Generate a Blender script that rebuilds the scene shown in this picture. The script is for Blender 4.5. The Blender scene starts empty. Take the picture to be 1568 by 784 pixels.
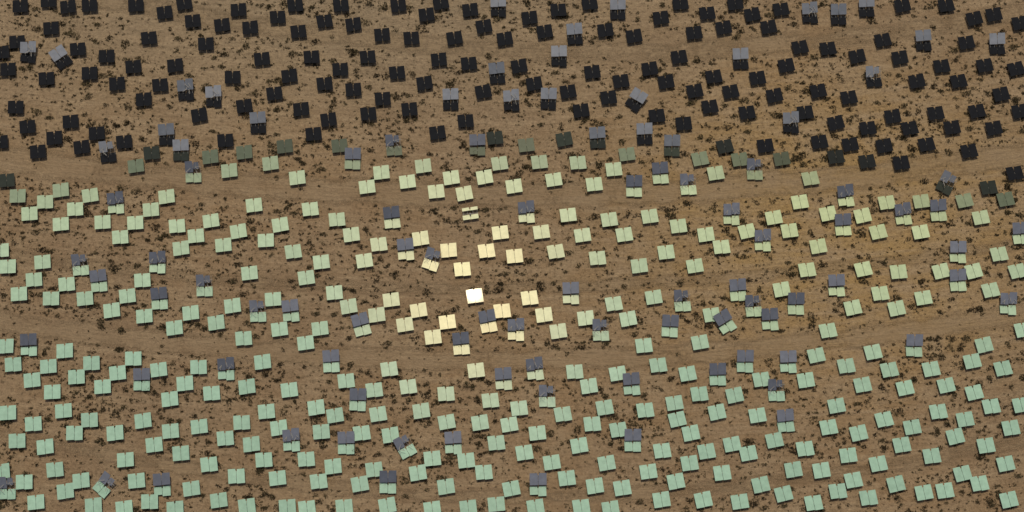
import bpy, bmesh, math, random
import numpy as np
from mathutils import Vector, Matrix, noise
random.seed(4); np.random.seed(4)
S=bpy.context.scene
S.view_settings.view_transform='Standard'; S.view_settings.look='None'; S.view_settings.exposure=0
# ---------------- camera -------------
ELEV=math.radians(72); D=500.0; MPP=0.177; LENS=36*D/(1568*MPP)
cam=bpy.data.cameras.new("camera"); co=bpy.data.objects.new("camera",cam); S.collection.objects.link(co)
C=Vector((0,-D*math.cos(ELEV),D*math.sin(ELEV))); co.location=C
fw=(-C).normalized(); co.rotation_euler=fw.to_track_quat('-Z','Y').to_euler()
cam.lens=LENS; cam.sensor_width=36; cam.clip_end=30000; cam.clip_start=1; S.camera=co
up=Vector((0,math.sin(ELEV),math.cos(ELEV)))
def site(px,py,z=0.0):
    """image pixel, cast through the camera onto height z -> metres on the site"""
    d=fw*D+Vector((1,0,0))*((px-784)*MPP)+up*((392-py)*MPP)
    t=(z-C.z)/d.z
    return C+d*t
# ---------------- light --------------
g=site(727,452,1.5); v=(C-g).normalized()
sd=Vector((-v.x,-v.y,v.z))            # sun where a level mirror there flashes
sun=bpy.data.lights.new("sun",'SUN'); sun.energy=2.0; sun.angle=math.radians(0.5); sun.color=(1,0.92,0.76)
so=bpy.data.objects.new("sun",sun); S.collection.objects.link(so); so.rotation_euler=sd.to_track_quat('Z','Y').to_euler(); so.location=(0,0,300)
w=bpy.data.worlds.new("World"); S.world=w; w.use_nodes=True
nt=w.node_tree; sky=nt.nodes.new('ShaderNodeTexSky'); sky.sky_type='NISHITA'; sky.sun_disc=False
sky.sun_elevation=math.asin(sd.z); sky.sun_rotation=math.atan2(sd.x,sd.y); sky.dust_density=5
nt.links.new(sky.outputs[0],nt.nodes['Background'].inputs[0]); nt.nodes['Background'].inputs[1].default_value=0.055
# ---------------- node helpers ---------
class M:
    def __init__(s,name):
        s.m=bpy.data.materials.new(name); s.m.use_nodes=True; s.t=s.m.node_tree; s.b=s.t.nodes['Principled BSDF']
    def n(s,typ,ins={},**kw):
        x=s.t.nodes.new(typ)
        for k,val in kw.items(): setattr(x,k,val)
        for k,val in ins.items():
            if isinstance(val,bpy.types.NodeSocket): s.t.links.new(val,x.inputs[k])
            else: x.inputs[k].default_value=val
        return x
    def math(s,op,a,b=0.0,c=None):
        i={0:a,1:b}
        if c is not None:i[2]=c
        return s.n('ShaderNodeMath',i,operation=op).outputs[0]
    def noise(s,vec,scale,det=4,rough=.55): return s.n('ShaderNodeTexNoise',{'Vector':vec,'Scale':scale,'Detail':det,'Roughness':rough}).outputs[0]
    def ramp(s,f,a,b,ca=(0,0,0,1),cb=(1,1,1,1)):
        if a>b: a,b,ca,cb=b,a,cb,ca
        r=s.n('ShaderNodeValToRGB',{0:f}); r.color_ramp.elements[0].position=a; r.color_ramp.elements[1].position=b
        r.color_ramp.elements[0].color=ca; r.color_ramp.elements[1].color=cb; return r.outputs[0]
    def mix(s,f,a,b,bt='MIX'):
        x=s.t.nodes.new('ShaderNodeMix'); x.data_type='RGBA'; x.blend_type=bt
        for i,val in ((0,f),(6,a),(7,b)):
            if isinstance(val,bpy.types.NodeSocket): s.t.links.new(val,x.inputs[i])
            else: x.inputs[i].default_value=val
        return x.outputs[2]
    def set(s,k,val):
        if isinstance(val,bpy.types.NodeSocket): s.t.links.new(val,s.b.inputs[k])
        else: s.b.inputs[k].default_value=val
TOWER=(0,1150,0)
def haze_mask(m,pos,cx,cy,rx,ry):  # soft ellipse mask for haze painted on the ground
    a=m.n('ShaderNodeVectorMath',{0:pos,1:(cx,cy,0)},operation='SUBTRACT').outputs[0]
    a=m.n('ShaderNodeVectorMath',{0:a,1:(1/rx,1/ry,0)},operation='MULTIPLY').outputs[0]
    l=m.n('ShaderNodeVectorMath',{0:a},operation='LENGTH').outputs['Value']
    return m.n('ShaderNodeMapRange',{0:l,1:1.0,2:0.0,3:0.0,4:1.0},interpolation_type='SMOOTHERSTEP').outputs[0]
def sandy(m, road=False):
    pos=m.n('ShaderNodeNewGeometry').outputs[0]
    rel=m.n('ShaderNodeVectorMath',{0:pos,1:TOWER},operation='SUBTRACT').outputs[0]
    r=m.n('ShaderNodeVectorMath',{0:rel},operation='LENGTH').outputs['Value']
    sep=m.n('ShaderNodeSeparateXYZ',{0:rel})
    along=m.math('MULTIPLY',m.math('ARCTAN2',sep.outputs[0],m.math('MULTIPLY',sep.outputs[1],-1)),1150)
    rv=m.n('ShaderNodeCombineXYZ',{0:m.math('MULTIPLY',along,0.10),1:r,2:0.0}).outputs[0]
    streak=m.noise(rv,0.40,4,.6); streak2=m.noise(rv,1.5,3,.6)
    big=m.noise(pos,0.014,2); mid=m.noise(pos,0.10,4,.6); fine=m.noise(pos,.9,5,.78)
    base=m.mix(m.ramp(big,.35,.65),(0.280,0.195,0.118,1),(0.315,0.212,0.118,1))
    base=m.mix(m.math('MULTIPLY',haze_mask(m,pos,88,10,110,75),.6),base,(0.44,0.290,0.112,1))     # warm haze glow painted into the ground colour
    base=m.mix(m.math('MULTIPLY',haze_mask(m,pos,-60,85,190,75),.6),base,(0.305,0.250,0.170,1))   # grey haze to the north, painted into the ground colour
    base=m.mix(m.math('MULTIPLY',m.ramp(mid,.40,.68),.7),base,(0.370,0.272,0.168,1))
    base=m.mix(m.math('MULTIPLY',m.ramp(streak,.47,.68),.6),base,(0.41,0.302,0.188,1))
    if not road: base=m.mix(m.math('MULTIPLY',m.ramp(streak2,.50,.32),.35),base,(0.20,0.138,0.083,1))
    f2=m.math('MULTIPLY_ADD',fine,1.5,.25)
    base=m.mix(1.0,base,m.n('ShaderNodeCombineColor',{0:f2,1:f2,2:f2}).outputs[0],'MULTIPLY')
    if not road:
        base=m.mix(m.math('MULTIPLY',m.ramp(fine,.43,.35),.45),base,(0.10,0.07,0.042,1))
    h=m.math('ADD',fine,m.math('MULTIPLY',streak2,.35 if not road else .6))
    bump=m.n('ShaderNodeBump',{'Height':h,'Strength':1.0,'Distance':.8})
    m.set('Normal',bump.outputs[0]); m.set('Roughness',.95); m.set('Specular IOR Level',.05)
    return base,pos,fine,mid,rv
gm=M("desert_sand"); b=sandy(gm)[0]
gm.set('Base Color',b)
rm=M("graded_sand"); b,pos,fine,mid,rv=sandy(rm,True); 
tr=rm.noise(rv,2.2,2,.5)
b=rm.mix(.38,b,(0.42,0.305,0.185,1)); b=rm.mix(rm.math('MULTIPLY',rm.ramp(tr,.48,.38),.3),b,(0.24,0.17,0.10,1))
rm.set('Base Color',b)
at=rm.n('ShaderNodeAttribute',attribute_name='edge').outputs['Fac']
al=rm.math('ADD',at,rm.math('MULTIPLY',rm.math('SUBTRACT',mid,.5),2.2)); al=rm.math('ADD',al,rm.math('MULTIPLY',rm.math('SUBTRACT',fine,.5),1.2))
rm.set('Alpha',rm.math('MULTIPLY',rm.ramp(al,.2,.95),.88))
# ---------------- ground ---------------
me=bpy.data.meshes.new("desert_ground"); R=12000
me.from_pydata([(-R,-R,0),(R,-R,0),(R,R,0),(-R,R,0)],[],[(0,1,2,3)]); me.materials.append(gm.m)
S.collection.objects.link(bpy.data.objects.new("desert_ground",me))
roads=[([(-400,190),(-150,222),(0,243),(200,268),(480,290),(800,298),(1100,288),(1350,268),(1568,236),(1750,205),(1950,170)],16),
([(-400,420),(0,488),(250,528),(500,545),(850,550),(1150,533),(1400,505),(1568,482),(1950,410)],13),
([(-400,-90),(0,-30),(300,20),(560,64),(800,76),(1150,68),(1400,45),(1568,20),(1950,-50)],12),
([(-400,600),(0,665),(220,705),(430,740),(700,760),(1000,752),(1300,720),(1568,680),(1950,610)],9),
([(-400,310),(0,385),(400,438),(800,436),(1150,425),(1568,372),(1950,310)],8)]
def spline(pts,n=160):
    xs=np.array([p[0] for p in pts]);ys=np.array([p[1] for p in pts])
    k=np.polyfit(xs/1000,ys,4); X=np.linspace(xs[0],xs[-1],n); return X,np.polyval(k,X/1000)
roadc=[]
for i,(pts,hw) in enumerate(roads):
    X,Y=spline(pts); vs=[];fs=[];ed=[]
    for x,y in zip(X,Y):
        for o,e in ((-1.6,0),(-.6,1),(.6,1),(1.6,0)):
            p=site(x,y+o*hw); vs.append((p.x,p.y,0.004)); ed.append(e*(1.1 if i<2 else .8))
    for a in range(len(X)-1):
        for k in range(3):
            q=a*4+k; fs.append((q,q+1,q+5,q+4))
    m=bpy.data.meshes.new("dirt_road"); m.from_pydata(vs,[],fs)
    m.attributes.new('edge','FLOAT','POINT').data.foreach_set('value',ed)
    m.update()
    if m.polygons[0].normal.z<0: m.flip_normals()
    m.materials.append(rm.m); S.collection.objects.link(bpy.data.objects.new("dirt_road",m)); roadc.append((pts,hw,np.polyfit(np.array([p[0] for p in pts])/1000,np.array([p[1] for p in pts]),4)))
# ---------------- shrubs ---------------
sm=M("dry_shrub"); 
a=sm.n('ShaderNodeAttribute',attribute_name='tint').outputs['Fac']
c=sm.n('ShaderNodeValToRGB',{0:a}); e=c.color_ramp.elements; e[0].color=(.024,.018,.012,1); e[1].color=(.16,.115,.065,1)
k=e.new(.35); k.color=(.046,.036,.021,1); k=e.new(.7); k.color=(.082,.068,.036,1)
sm.set('Base Color',c.outputs[0]); sm.set('Roughness',1); sm.set('Specular IOR Level',0)
def nearroad(px,py,f=1.2):
    for pts,hw,k in roadc[:4]:
        if abs(py-np.polyval(k,px/1000))<hw*f: return True
    return False
def shrubs(name,count,r0,r1,ntri,leaf,roadp,flat=.75,pw=2,clump=1.0):
    V=[];T=[]
    n=0
    while n<count:
        px=random.uniform(-200,1770); py=random.uniform(-150,940)
        dn=noise.noise(Vector((px/70,py/45,3.3)))+.5*noise.noise(Vector((px/22,py/22,1)))
        if random.random()>min(1,max(.15,.5+dn*clump)): continue
        if nearroad(px,py) and random.random()>roadp: continue
        p=site(px,py); r=r0+(r1-r0)*random.random()**pw; n+=1
        base=random.random()
        th=np.random.rand(ntri)*6.283; rr=np.sqrt(np.random.rand(ntri))*r*(1+.35*np.sin(th*2+base*9)+.2*np.sin(th*3+base*31))
        z=np.random.rand(ntri)*r*flat*(1.05-(rr/(r*1.5))**2)
        cen=np.stack([p.x+rr*np.cos(th),p.y+rr*np.sin(th)*.8,np.maximum(z,.02)],1)
        tri=cen[:,None,:]+np.random.randn(ntri,3,3)*leaf*(.4+r*.5); tri[:,:,2]=np.maximum(tri[:,:,2],.01)
        V.append(tri.reshape(-1,3)); tt=np.clip(base*.5+np.random.rand(ntri)*.3+.15*(z/(r*flat)),0,1); T.append(np.repeat(tt,3))
    V=np.concatenate(V);T=np.concatenate(T); N=len(V)
    m=bpy.data.meshes.new(name); m.vertices.add(N); m.vertices.foreach_set('co',V.ravel().astype(np.float32))
    m.loops.add(N); m.loops.foreach_set('vertex_index',np.arange(N,dtype=np.int32))
    m.polygons.add(N//3); m.polygons.foreach_set('loop_start',np.arange(0,N,3,dtype=np.int32)); 
    m.update(calc_edges=True); m.attributes.new('tint','FLOAT','POINT').data.foreach_set('value',T.astype(np.float32))
    m.materials.append(sm.m); S.collection.objects.link(bpy.data.objects.new(name,m))
shrubs("desert_grass_tufts",17000,.16,.42,9,.25,.12,clump=.8)
shrubs("desert_shrubs",6800,.38,.80,42,.19,.05,clump=.6)
shrubs("creosote_bushes",1350,.8,1.35,120,.16,.03,.8,clump=.5)
# ---------------- heliostats -----------
def mirror_mat(name,src='obj',col=None,spec=.022,rough=.22):
    m=M(name)
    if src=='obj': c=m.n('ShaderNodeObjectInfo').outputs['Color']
    else:
        rnd=m.n('ShaderNodeObjectInfo').outputs['Random']; c=m.mix(rnd,col[0],col[1])
    tc=m.n('ShaderNodeTexCoord').outputs['Object']
    rnd=m.n('ShaderNodeObjectInfo').outputs['Random']
    off=m.n('ShaderNodeVectorMath',{0:tc,1:m.n('ShaderNodeCombineXYZ',{0:m.math('MULTIPLY',rnd,97),1:0.,2:0.}).outputs[0]},operation='ADD').outputs[0]
    d=m.math('MULTIPLY_ADD',m.noise(off,.7,3,.6),.5,.75)
    c=m.mix(1.,c,m.n('ShaderNodeCombineColor',{0:d,1:d,2:d}).outputs[0],'MULTIPLY')
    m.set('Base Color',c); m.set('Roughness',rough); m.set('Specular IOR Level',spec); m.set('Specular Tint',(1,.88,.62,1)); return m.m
m_mint=mirror_mat("mirror_painted_sky"); m_dark=mirror_mat("mirror_painted_dark",spec=.0,rough=.3)  # base colour carries painted reflections
m_blue=mirror_mat("mirror_painted_blue_sky",'c',((.10,.112,.145,1),(.18,.195,.24,1)),.06,.4)  # blue-grey sky reflection painted as base colour
m_blue2=mirror_mat("mirror_painted_pale_sky",'c',((.14,.155,.185,1),(.25,.265,.30,1)),.06,.4)  # paler sky reflection, also painted as base colour
# slightly dished glass that sends the sun back towards the aircraft; warm glow sits in its base colour
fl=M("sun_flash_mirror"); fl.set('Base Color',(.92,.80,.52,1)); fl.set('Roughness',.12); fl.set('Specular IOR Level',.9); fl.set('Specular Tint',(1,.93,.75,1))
tc=fl.n('ShaderNodeTexCoord').outputs['Object']
q=fl.n('ShaderNodeVectorMath',{0:tc,1:(-.2,.6,0)},operation='SUBTRACT').outputs[0]
q=fl.n('ShaderNodeVectorMath',{0:q,1:(1,1,0)},operation='MULTIPLY').outputs[0]
dt=fl.n('ShaderNodeVectorMath',{0:q,1:q},operation='DOT_PRODUCT').outputs['Value']
bp=fl.n('ShaderNodeBump',{'Height':fl.math('MULTIPLY',dt,.010),'Strength':1.0,'Distance':1.0}); fl.set('Normal',bp.outputs[0]); m_flash=fl.m
st=M("galvanised_steel"); st.set('Metallic',.2); st.set('Roughness',.6); tc=st.n('ShaderNodeTexCoord').outputs['Object']; st.set('Base Color',st.mix(st.noise(tc,5,2),(.18,.17,.15,1),(.32,.30,.27,1))); m_steel=st.m
bk=M("mirror_back"); tc=bk.n('ShaderNodeTexCoord').outputs['Object']; bk.set('Base Color',bk.mix(bk.noise(tc,3,2),(.05,.05,.05,1),(.10,.10,.10,1))); bk.set('Roughness',.7); m_back=bk.m
def prism(bm,pts,th,mat,mi,mb):
    top=[bm.verts.new(mat@Vector((x,y,th/2))) for x,y in pts]; bot=[bm.verts.new(mat@Vector((x,y,-th/2))) for x,y in pts]
    f=bm.faces.new(top); f.material_index=mi
    f=bm.faces.new(bot[::-1]); f.material_index=mb
    n=len(pts)
    for i in range(n):
        f=bm.faces.new((top[i],bot[i],bot[(i+1)%n],top[(i+1)%n])); f.material_index=mb
def box(bm,c,s,mi,rot=None):
    m=Matrix.Translation(c)@(rot.to_4x4() if rot else Matrix())
    x,y=s[0]/2,s[1]/2; prism(bm,[(-x,-y),(x,-y),(x,y),(-x,y)],s[2],m,mi,mi)
def tube(bm,c,r,h,mi,rot=None,r2=None):
    m=Matrix.Translation(c)@(rot.to_4x4() if rot else Matrix())
    q=bmesh.ops.create_cone(bm,cap_ends=True,segments=10,radius1=r,radius2=r if r2 is None else r2,depth=h,matrix=m)
    for vv in q['verts']:
        for f in vv.link_faces: f.material_index=mi
def panel(bm,cx,cy,cz,w,h,side,tilt,mi,dx=0,yaw=.07):
    # inner corner notched where the drive sits
    i=.045; n=.15; nh=.5
    m=Matrix.Translation((side*(i+w/2),cy,cz))@Matrix.Rotation(yaw,4,'Z')@Matrix.Rotation(tilt,4,'X')
    a=w/2
    pts=[(-a,-h/2),(a,-h/2),(a,h/2),(-a+n,h/2),(-a+n,h/2-nh),(-a,h/2-nh)]
    if side<0: pts=[(-x,y) for x,y in pts][::-1]
    pts=[(x,y+dx*side) for x,y in pts]
    prism(bm,pts,.04,m,mi,3)
def support(bm,z,y=0):
    tube(bm,(0,y,z/2-.1),.12,z-.1,2); tube(bm,(0,y,z-.22),.2,.25,2)
    tube(bm,(0,y,z-.14),.09,4.2,2,Matrix.Rotation(math.pi/2,3,'Y'))
    for x in (-1.9,-.75,.75,1.9): box(bm,(x,y,z-.07),(.06,3.0,.07),2)
    tube(bm,(0,y,.04),.3,.1,2)
    box(bm,(.22,y,.8),(.18,.25,.4),2)
def mesh_flat(name,H=3.85,dxx=.05):
    bm=bmesh.new(); z=1.4
    for s in (-1,1): panel(bm,0,0,z,2.12,H,s,0,0,dxx)
    support(bm,z)
    me=bpy.data.meshes.new(name); bm.to_mesh(me); bm.free()
    return me
def mesh_raised(name,var):
    bm=bmesh.new()
    tl=[.35,.2,.5,.3][var]; zz=2.1
    for s in (-1,1):
        if var==2 and s>0:
            panel(bm,0,1.55,zz,1.5,1.9,s,tl,1,0)
        else: panel(bm,0,1.3+(.12*s if var==3 else 0),zz,2.15,3.1,s,tl,1,.05,.02)
        panel(bm,0,-1.45-(.15 if s>0 else 0),.9,2.1,2.7-(.5 if (var in(1,3) and s<0) else 0),s,0,0,.03,.04)
    tube(bm,(0,1.2,zz/2),.13,zz-.3,2); tube(bm,(0,1.2,zz-.3),.2,.3,2)
    tube(bm,(0,1.3,zz-.2),.09,4.4,2,Matrix.Rotation(math.pi/2,3,'Y'))
    for x in (-1.9,-.75,.75,1.9):
        box(bm,(x,1.2,zz-.15),(.07,2.9,.06),2,Matrix.Rotation(tl,3,'X'))
        box(bm,(x,-.2,1.15),(.07,1.5,.06),2,Matrix.Rotation(.4,3,'X'))
    tube(bm,(0,-1.35,.4),.12,.8,2); tube(bm,(0,-1.35,.75),.09,4.0,2,Matrix.Rotation(math.pi/2,3,'Y'))
    if var in(2,3):
        for k in range(5):
            box(bm,(random.uniform(-1.8,1.8),random.uniform(-1,1.),zz+.2),(.1,random.uniform(.8,1.6),.08),2,Matrix.Rotation(random.uniform(-.9,.9),3,'Z'))
    me=bpy.data.meshes.new(name); bm.to_mesh(me); bm.free(); return me
def mats(me,l):
    for x in l: me.materials.append(x)
    return me
fms=[mats(mesh_flat("flat_mirrors",h,d),[m_mint,m_blue,m_steel,m_back]) for h,d in ((3.85,.05),(3.9,.11),(3.8,0),(3.75,.08))]
fds=[mats(mesh_flat("flat_mirrors_dark",h,d),[m_dark,m_blue,m_steel,m_back]) for h,d in ((3.85,.05),(3.9,.11),(3.8,0))]
ff=mats(mesh_flat("flat_mirrors_flash"),[m_flash,m_blue,m_steel,m_back])
rmM=[mats(mesh_raised("raised_mirrors",i),[m_mint,m_blue,m_steel,m_back]) for i in range(4)]
rmD=[mats(mesh_raised("raised_mirrors_dark",i),[m_dark,m_blue2,m_steel,m_back]) for i in range(4)]
P="""31,9 74,1 104,10 137,8 208,8 252,19 282,5 295,32 340,38 365,15 383,42 425,26 452,8 457,48 497,32 541,37 522,8 585,53 610,8 630,58 653,22 675,4 696,58 720,15 741,40 773,59 811,27 834,48 855,15 903,5 927,46 971,55 1012,27 1042,5 1063,50 1083,20 1108,42 1126,5 1152,22 1177,41 1196,14 1382,8 1449,8 1492,28 1522,22 1562,35
78,43 26,64 119,75 163,86 228,58 315,67 204,102 268,100 137,112 71,120 12,106 2,80 179,128 245,130 220,152 356,118 401,90 443,116 477,87 420,143 374,162 305,176 461,167 497,128 521,106 541,137 563,87 586,151 503,183 564,174 608,111 650,127 672,91 627,167 713,185 718,97 740,140 795,101 818,128 870,140 890,169 907,110 932,149 951,124 995,105 1020,125 1040,87 1006,177 1047,189 1064,139 1087,163 1093,117 1119,140 1144,172 1160,119 1186,146 1204,100 1225,72 1233,172 1253,139 1268,74 1300,149 1280,188 1313,86 1352,61 1378,88 1404,124 1367,178 1442,101 1433,173 1468,124 1480,65 1496,170 1508,100 1533,144 1556,105 1562,170 1329,196 1393,196 1458,195 1522,196
24,164 42,194 108,186 83,211 0,217 58,232 148,204 125,225 190,217 232,234 345,215 374,233 208,254 322,240 480,205 436,224 520,223 414,250 351,261 455,272 670,203 648,254 584,264 562,286 624,278 668,293 691,272 711,296 742,271 758,211 765,250 806,222 826,248 787,285 848,275 864,213 885,249 910,282 940,259 960,236 1072,243 1096,265 1110,224 1133,244 1172,223 1197,243 1241,273 1255,217 1280,240 1302,221 1328,247 1354,223 1380,249 1419,221 1484,231 1477,307 1514,287 1554,265 1540,305
10,276 27,300 93,291 45,327 69,309 93,343 115,320 138,299 157,340 184,363 207,341 231,321 255,301 271,346 300,361 277,380 323,338 342,375 365,354 389,314 407,368 429,344 382,418 449,385 475,320 469,425 492,401 516,336 538,359 558,399 580,374 512,448 534,469 644,365 687,383 745,384 708,412 766,356 788,392 829,355 851,385 870,329 892,360 915,395 933,336 956,359 979,407 995,331 1020,386 1039,346 1064,407 1081,359 1105,378 1144,354 1185,333 1209,353 1225,309 1253,377 1268,327 1321,330 1345,355 1358,310 1410,355 1411,308 1236,413 1322,412 1376,416 1197,443 1090,482 1001,455 940,465 962,488 897,487 811,456 833,482 855,507 769,476 685,493 663,516 641,475 620,497 599,459 577,482 986,529 1008,559 1072,524 1053,572 1250,544 1268,506 1296,560 1306,471 1348,449 1337,539 1373,472 1362,566 1414,456 1426,565 1441,415 1491,415 1517,444 1530,389 1502,333 1489,553 1507,528 1536,564 1558,415 1567,505
12,408 1,383 65,401 52,428 29,450 78,457 102,435 130,457 171,475 195,453 218,429 221,484 267,502 292,479 331,494 356,468 373,518 418,458 428,504 468,525 490,503 8,530 99,537 20,558 49,582 74,561 117,577 140,556 157,592 180,571 204,549 243,566 260,611 283,587 324,602 304,562 378,592 402,554 443,597 530,583 573,597 596,565 625,592 683,603 729,567 880,569 902,591 946,572 751,613 795,625 862,634 926,624 988,628 1033,617 1071,603 1125,605 1166,581 1234,582 1321,589 1386,594 1449,590 1492,601
80,600 97,629 12,632 51,649 26,675 69,684 114,663 137,643 176,663 84,719 37,738 55,769 2,722 100,752 124,736 143,774 192,704 219,644 236,681 261,660 209,736 229,768 277,694 293,748 305,653 320,711 335,766 345,671 362,729 370,647 378,775 385,680 408,630 404,704 427,655 425,732 469,703 492,661 484,624 513,636 488,737 510,714 554,663 579,634 598,666 551,741 573,719 527,776 593,774 645,629 684,646 640,724 662,702 683,745 714,705 741,723 735,647 760,678 780,650 803,693 823,663 845,708 783,748 868,732 887,682 911,744 929,709 947,658 907,649 953,747 993,722 1014,690 1037,642 1035,737 1056,709 1058,663 1082,691 1098,631 1106,724 1121,680 1146,694 1160,636 1186,674 1215,719 1233,687 1258,720 1281,621 1269,654 1299,697 1315,663 1345,710 1354,642 1381,681 1397,654 1427,698 1437,630 1463,668 1478,642 1510,682 1518,622 1540,710 1548,655 1564,620 1474,725 1447,751 1415,754 1372,741 1330,762 1307,735 1283,752 1246,770 1200,756 1133,768 1165,742 1077,765 1013,765 1500,740 1545,765 890,776 935,779 820,776 760,772 717,777 662,779 470,778 440,776 268,779 190,778"""
B="""763,10 880,52 946,14 1240,20 1284,22 1327,10 43,80 93,88:35 284,138 327,148 395,188 690,152 761,112 783,154 856,86 840,151 974,153:-35 1134,90 1211,188 1338,117 1414,62 1527,67 165,232 255,206 277,230 296,263 540,243 603,222 731,222 915,211 987,205 1029,223 971,285 1011,265 1054,282 1156,259 1450,280:-30 177,311 600,333 621,382 662,397:-20 806,325 1120,328 1168,368 1295,300 1291,344 1383,328 1437,322 1281,437 1219,465 1130,444 1154,468 1110,493:30 1045,460 1026,499 920,505 874,449 790,505 747,492:10 706,526 553,497:15 1179,489 1400,529 1467,386 1467,429 1544,465 1563,357 123,405 151,430 241,402 244,457 313,437 395,476 445,476 44,528 217,581 346,565 507,553 548,612 771,580 819,565 838,606 967,588 1099,573 1141,553 1189,597 1207,554 11,747 161,742:-40 248,742 446,674 530,678 620,683:28 594,738 694,678 824,742 969,674 1203,644"""
bx=[0,200,400,600,900,1100,1300,1450,1568]; by=[290,250,232,224,224,238,258,292,308]  # edge between dark and pale painted reflections
def srgb(r,g,b): 
    f=lambda x:(x/255/12.92 if x<=10 else ((x/255+.055)/1.055)**2.4)
    return np.array([f(r),f(g),f(b)])
K=1/.68
dark=np.array([.017,.018,.021]); light=srgb(153,169,141)*K; teal=srgb(131,159,141)*K; glow_tint=srgb(222,207,162)*K; haze_tint=srgb(168,174,128)*K  # mirror tints for painted reflections, haze and sun glow
def colour(px,py):  # paints each mirror's reflection as one flat tint by position
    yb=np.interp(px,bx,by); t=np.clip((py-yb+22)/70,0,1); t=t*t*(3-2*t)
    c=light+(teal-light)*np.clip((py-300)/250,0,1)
    dd=math.hypot(px-1290,(py-350)*1.6); c=c+(haze_tint-c)*math.exp(-(dd/260)**2)*.6  # warm haze painted into the mirror tint
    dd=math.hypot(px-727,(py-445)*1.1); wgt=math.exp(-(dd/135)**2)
    c=c+(glow_tint-c)*wgt*.9  # glow around the sun glint painted into the mirror tint
    c=c*random.uniform(.92,1.05)
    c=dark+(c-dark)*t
    return (min(c[0],.9),min(c[1],.9),min(c[2],.9),1),t
tilt=lambda s:math.radians(random.gauss(0,s))
def put(mesh,px,py,rz,col,z=1.4,ts=.3):
    o=bpy.data.objects.new("heliostat",mesh); S.collection.objects.link(o)
    p=site(px,py,z); o.location=(p.x,p.y,0); o.rotation_euler=(tilt(ts),tilt(ts),math.radians(rz)); o.color=col
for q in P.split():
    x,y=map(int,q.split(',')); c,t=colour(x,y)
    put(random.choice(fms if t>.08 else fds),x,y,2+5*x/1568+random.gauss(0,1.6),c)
put(ff,727,453,5,(1,1,1,1),ts=0)
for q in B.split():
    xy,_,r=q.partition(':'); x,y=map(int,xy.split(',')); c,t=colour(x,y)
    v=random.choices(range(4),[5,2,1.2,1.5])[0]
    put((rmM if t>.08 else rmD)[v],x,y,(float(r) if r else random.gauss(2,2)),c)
# heliostat with only strips of mirror left in the frame
bm=bmesh.new()
for s in (-1,1):
    panel(bm,0,1.35,1.4,2.1,.9,s,0,0,.05); panel(bm,0,-1.0,1.4,2.1,1.3,s,0,0,.05)
support(bm,1.4)
hm=bpy.data.meshes.new("part_mirrors"); bm.to_mesh(hm); bm.free(); mats(hm,[m_mint,m_blue,m_steel,m_back])
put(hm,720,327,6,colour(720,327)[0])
